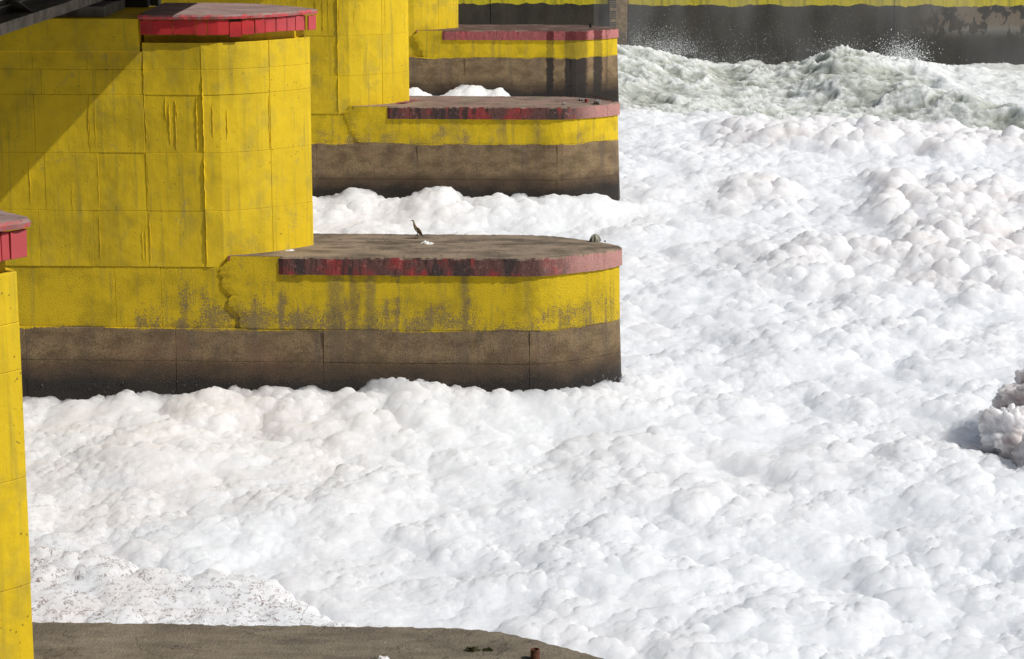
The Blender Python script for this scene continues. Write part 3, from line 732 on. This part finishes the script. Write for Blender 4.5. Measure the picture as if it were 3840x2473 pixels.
# spray thrown up in front of the wall
def spray():
    V, F = [], []
    base = [(1, 0, 0), (-1, 0, 0), (0, 1, 0), (0, -1, 0), (0, 0, 1), (0, 0, -1)]
    fc = [(0, 2, 4), (2, 1, 4), (1, 3, 4), (3, 0, 4), (2, 0, 5), (1, 2, 5), (3, 1, 5), (0, 3, 5)]
    def drop(x, y, z, r):
        k = len(V); s = random.uniform(.6, 1.6)
        V.extend((x+a*r, y+b*r, z+c*r*s) for a, b, c in base); F.extend(tuple(i+k for i in f) for f in fc)
    g = random.gauss
    for cx, cy, cz, sx, sz, n, r in ((2.1, 58.5, -2.25, .75, .38, 900, .013), (12.0, 58.5, -2.35, .55, .34, 330, .022), (5.2, 59, -2.8, 1.4, .3, 260, .013),
                                     (9.2, 58, -2.1, .6, .22, 160, .014), (6.5, 60, -2.0, 2.2, .55, 130, .012), (3.6, 58, -2.8, .4, .22, 160, .016), (12.3, 58.4, -2.6, .35, .25, 150, .026), (.9, 60, -2.1, .25, .4, 140, .012)):
        for i in range(int(n*5)):
            drop(g(cx, sx), g(cy, .6), cz+abs(g(0, sz))*1.2-.3, r*random.choice((.25, .35, .45, .6, .85))*(1.6 if random.random() < .04 else 1))
    for i in range(900):   # flecks over the rapids
        drop(random.uniform(0, 18), random.uniform(40, 59), random.uniform(-3.1, -2.5), random.uniform(.006, .016))
    N = NT('water_drops'); m = N.finish((.86, .88, .88), .3, None, .5)
    o = link('spray', mesh('spray', V, F), m); o['kind'] = 'stuff'; o['label'] = 'white water drops thrown up by the rapids'
spray()
# mist hanging over the rapids
v, f = box_data(-1.0, 19, 59.2, 62.9, -3.6, .3)
mi = link('mist', mesh('mist', v, f)); mi['kind'] = 'stuff'; mi['label'] = 'thin spray mist in front of the dark wall'
mm = bpy.data.materials.new('spray_mist'); mm.use_nodes = True; t = mm.node_tree; t.nodes.clear()
out = t.nodes.new('ShaderNodeOutputMaterial'); pv = t.nodes.new('ShaderNodeVolumePrincipled')
pv.inputs['Color'].default_value = (.9, .92, .92, 1); pv.inputs['Density'].default_value = .03; pv.inputs['Anisotropy'].default_value = .1
tcn = t.nodes.new('ShaderNodeNewGeometry'); mv = t.nodes.new('ShaderNodeVectorMath'); mv.operation = 'MULTIPLY'; mv.inputs[1].default_value = (.42, .3, .16)
tn = t.nodes.new('ShaderNodeTexNoise'); tn.inputs['Scale'].default_value = 1.0; tn.inputs['Detail'].default_value = 2.0
mr_ = t.nodes.new('ShaderNodeMapRange'); mr_.inputs[1].default_value = .42; mr_.inputs[2].default_value = .72; mr_.inputs[3].default_value = .012; mr_.inputs[4].default_value = .14
t.links.new(tcn.outputs['Position'], mv.inputs[0]); t.links.new(mv.outputs[0], tn.inputs['Vector']); t.links.new(tn.outputs[0], mr_.inputs[0]); t.links.new(mr_.outputs[0], pv.inputs['Density'])
t.links.new(pv.outputs[0], out.inputs['Volume']); mi.data.materials.append(mm)

# ------------------------------------------------------------------ small things on the platforms
def blob(name, loc, size, mat, seed, label=None, cat=None, fac=.35, sub=3, flat=True):
    import bmesh
    bm = bmesh.new(); bmesh.ops.create_icosphere(bm, subdivisions=sub, radius=1.0); r = random.Random(seed)
    offs = [Vector((r.uniform(-1, 1), r.uniform(-1, 1), r.uniform(-1, 1))).normalized() for _ in range(9)]
    cut = [r.uniform(.55, .95) for _ in offs]
    for vv in bm.verts:
        p = vv.co.copy()
        for o_, c_ in zip(offs, cut):
            dd = p.dot(o_)
            if dd > c_: p -= o_*(dd-c_)*.9
        p *= 1+fac*(r.random()-.5)*.5
        p.z = max(p.z, -.55)
        vv.co = Vector((p.x*size[0], p.y*size[1], (p.z+.55)*size[2]))
    me = bpy.data.meshes.new(name); bm.to_mesh(me); bm.free()
    o = link(name, me, mat); o.location = loc; o.rotation_euler.z = r.uniform(0, 6)
    if label: tag(o, label, cat)
    return o
def sack(loc, label):
    R, C = 26, 48; V = []
    for i in range(R):
        t_ = i/(R-1); zz_ = t_*.125; rad = .062*(1-t_**2.2)**.6+.004
        for k in range(C):
            a = 2*math.pi*k/C
            fold = 1 + .16*math.sin(5*a+3*t_)*(.3+t_) + .09*math.sin(11*a-2*t_)
            V.append((math.cos(a)*rad*fold*1.05, math.sin(a)*rad*fold*.85, zz_))
    F = [(i*C+k, i*C+(k+1) % C, (i+1)*C+(k+1) % C, (i+1)*C+k) for i in range(R-1) for k in range(C)]
    F.append(tuple(range((R-1)*C, R*C)))
    o = link('sack', mesh('sack', V, F), MAT['cloth'], None, True); o.location = loc; o.scale = (1.45, 1.5, 1.15)
    return tag(o, label, 'sack')
def scrap(loc, sx, sy, sz, seed, label, mat='plastic'):
    r = random.Random(seed); K = 14
    xs = np.linspace(-1, 1, K); x, y = np.meshgrid(xs, xs)
    hgt = fbm(x*1.4+seed, y*1.4, seed, 3); hgt = np.abs(hgt-.45)*2.2
    rad = np.sqrt(x*x+y*y); k = np.clip(1.15-.35*fbm(x*1.1+9, y*1.1, seed+3, 2)-.0*rad, .5, 1.2)
    edge = sst(1.05-rad, 0, .5)
    X = x*k/np.maximum(1, rad); Y = y*k/np.maximum(1, rad); Z = .004+hgt*edge*1.0+.05*edge
    me = grid_mesh('plastic_scrap', np.stack([X*sx, Y*sy, Z*sz], -1)); o = link('plastic_scrap', me, MAT[mat]); o.location = loc
    md = o.modifiers.new('thick', 'SOLIDIFY'); md.thickness = .003
    return tag(o, label, 'litter')

def pipe(loc, h, r, mat, parent, hollow=True):
    K = 18; V, F = [], []
    prof = [(r, 0), (r, h), (r*.82, h), (r*.82, h*.3 if hollow else h*.97)]
    for rr, z in prof:
        for k in range(K): a = 2*math.pi*k/K; V.append((math.cos(a)*rr, math.sin(a)*rr, z))
    for i in range(3):
        for k in range(K): F.append((i*K+k, i*K+(k+1) % K, (i+1)*K+(k+1) % K, (i+1)*K+k))
    F.append(tuple(3*K+k for k in range(K)))
    o = link('pipe_stub', mesh('pipe_stub', V, F), mat, parent); o.location = loc; return o
def on(pier, x, y, z=0.0): return (x, y-pier.location.y, z)
pipe(on(p1, -.885, -22.36, -.005), .105, .046, MAT['rust'], p1)
pipe(on(p3, -.887, 21.65, -.005), .10, .04, MAT['redpipe'], p3, False)
pipe(on(p4, -.98, 43.4, -.005), .16, .042, MAT['blackpipe'], p4, False)

# bird: upright pond heron with stretched neck, facing upstream
def bird(loc):
    b = empty('heron', loc, 'brown pond heron standing upright with stretched neck on the platform', 'bird')
    def bird_mat(name, a, c, stripes):
        N = NT(name); tc = N.n('ShaderNodeTexCoord').outputs['Object']
        f_ = N.noise(N.sc(tc, (1, 3, .35)), 60 if stripes else 25, 4)
        return N.finish(N.mix(N.mr(f_, .42, .58), a, c), .8, N.bump(N.noise(tc, 90, 3), .3, .004), .2)
    mb = bird_mat('streaked_plumage', (.34, .28, .15), (.12, .09, .05), True)
    mw = bird_mat('brown_wing', (.115, .075, .04), (.06, .04, .022), False)
    ml = simple('dark_legs', (.035, .032, .015), .6); mk = simple('horn_beak', (.07, .06, .025), .5); mwh = simple('white_feather', (.62, .58, .5), .8)
    # body, neck and head: one continuous loft, beak pointing to -X
    path = [(.10, 0, .062), (.085, 0, .085), (.06, 0, .115), (.03, 0, .15), (.0, 0, .19), (-.022, 0, .225), (-.035, 0, .255), (-.044, 0, .285), (-.048, 0, .31), (-.052, 0, .33), (-.064, 0, .347), (-.080, 0, .352), (-.093, 0, .350)]
    rad = [.006, .018, .030, .037, .038, .033, .025, .019, .0155, .0145, .0165, .0135, .006]
    sq = [1, .9, .85, .82, .8, .82, .85, .9, .95, 1, .9, .85, .8]
    tube('body', path, rad, mb, b, 14, sq)
    tube('beak', [(-.088, 0, .350), (-.112, 0, .3475), (-.137, 0, .345)], [.0065, .0042, .0008], mk, b, 8)
    for sgn in (-1, 1):
        tube('wing', [(.0, sgn*.024, .222), (.028, sgn*.033, .185), (.056, sgn*.031, .145), (.086, sgn*.021, .10), (.122, sgn*.009, .046)], [.006, .026, .029, .022, .003], mw, b, 10, [.5, .42, .38, .36, .5])
        tube('eye', [(-.070, sgn*.0125, .352), (-.070, sgn*.0150, .352)], [.0035, .002], ml, b, 8)
        fx = -.045 if sgn > 0 else .008
        kx = .008 if sgn > 0 else .022
        leg = tube('leg', [(.022, sgn*.012, .12), (.016, sgn*.013, .085), (kx, sgn*.013, .062), (fx, sgn*.014, .006)], [.010, .006, .0042, .0036], ml, b, 8)
        for dx, dy in ((-.035, 0), (-.026, .016), (-.026, -.016), (.016, 0)):
            tube('toe', [(fx, sgn*.014, .005), (fx+dx, sgn*.014+dy, .0025)], [.0036, .0016], ml, leg, 6)
    tube('wing_bar', [(-.003, -.0345, .185), (.006, -.0395, .16), (.014, -.037, .135)], [.003, .005, .002], mwh, b, 6)
    tube('rump_patch', [(.066, -.022, .118), (.084, -.0265, .108), (.095, -.022, .097)], [.004, .009, .003], mwh, b, 6, [.6, .6, .6])
    return b
hb = bird((-3.875, .60, -.001)); hb.rotation_euler.z = math.radians(6)

scrap((-3.64, .10, .0), .125, .11, .10, 5, 'crumpled white plastic bag lying near the bird')
scrap((-6.13, -.73, .0), .09, .07, .045, 11, 'small white plastic scrap at the foot of the yellow shaft')
scrap((-2.37, -22.42, .0), .06, .05, .05, 17, 'torn white plastic scrap on the nearest platform')
sack((-.475, .46, -.002), 'folded grey sack near the tip of the bird\'s platform')
blob('pebble', (-.285, .40, -.003), (.025, .02, .025), MAT['stone'], 3, 'small round pebble beside the grey sack', 'pebble', sub=2)
blob('rubble', (-.57, 21.25, -.004), (.16, .10, .095), MAT['stone'], 8, 'knobbly pale rubble lump near the tip of the middle platform', 'rubble', .9)
blob('rubble', (-.99, 22.0, -.004), (.11, .08, .05), MAT['stone'], 9, 'low pale rubble lump behind the red pipe stub', 'rubble', .9)
blob('rubble', (-1.48, 21.05, -.004), (.07, .05, .06), MAT['stone'], 12, 'small pale stone at the edge of the middle platform', 'rubble', .7)
tag(tube('steel_rod', [(-.85, 22.93, .03), (-.5, 22.45, .05), (-.12, 21.72, .02)], [.014, .014, .014], MAT['rust'], None, 6), 'thin rusty rod lying along the far edge of the middle platform', 'rod')
for k, (x, y, s_) in enumerate(((-5.95, 21.2, .16), (-5.78, 21.5, .13), (-5.62, 21.9, .12))):
    blob('broken_chip', (x, y, -.003), (s_*1.3, s_*.8, s_*.2), simple('red_chip_%d' % k, (.42, .15, .13), .8, .6, 9), 20+k, ['flat red plaster chip at the slab end of the middle platform', 'middle red plaster chip under the yellow shaft', 'red plaster chip touching the yellow shaft tip'][k], 'rubble', .9)
def weed(loc, n, s_, label):
    wd = empty('weed', loc, label, 'plant')
    V, F = [], []
    for i in range(n):
        a = random.uniform(0, 6.28); L = random.uniform(.4, 1)*s_; bx, by = random.gauss(0, s_*.35), random.gauss(0, s_*.2)
        tip = (bx+math.cos(a)*L*.8, by+math.sin(a)*L*.5, random.uniform(.15, .8)*L); k = len(V); wv = .008
        V += [(bx-wv, by, 0), (bx+wv, by, 0), ((bx+tip[0])/2+wv*1.5, (by+tip[1])/2, tip[2]*.75), ((bx+tip[0])/2-wv*1.5, (by+tip[1])/2, tip[2]*.75), tip]
        F += [(k, k+1, k+2, k+3), (k+3, k+2, k+4)]
    o = link('leaves', mesh('leaves', V, F), MAT['weed'], wd); return wd
weed((-1.53, -22.17, 0), 40, .085, 'sparse dark weed growing on the nearest platform')
weed((-1.36, -22.15, 0), 22, .06, 'smaller thin weed to the right of the dark weed')
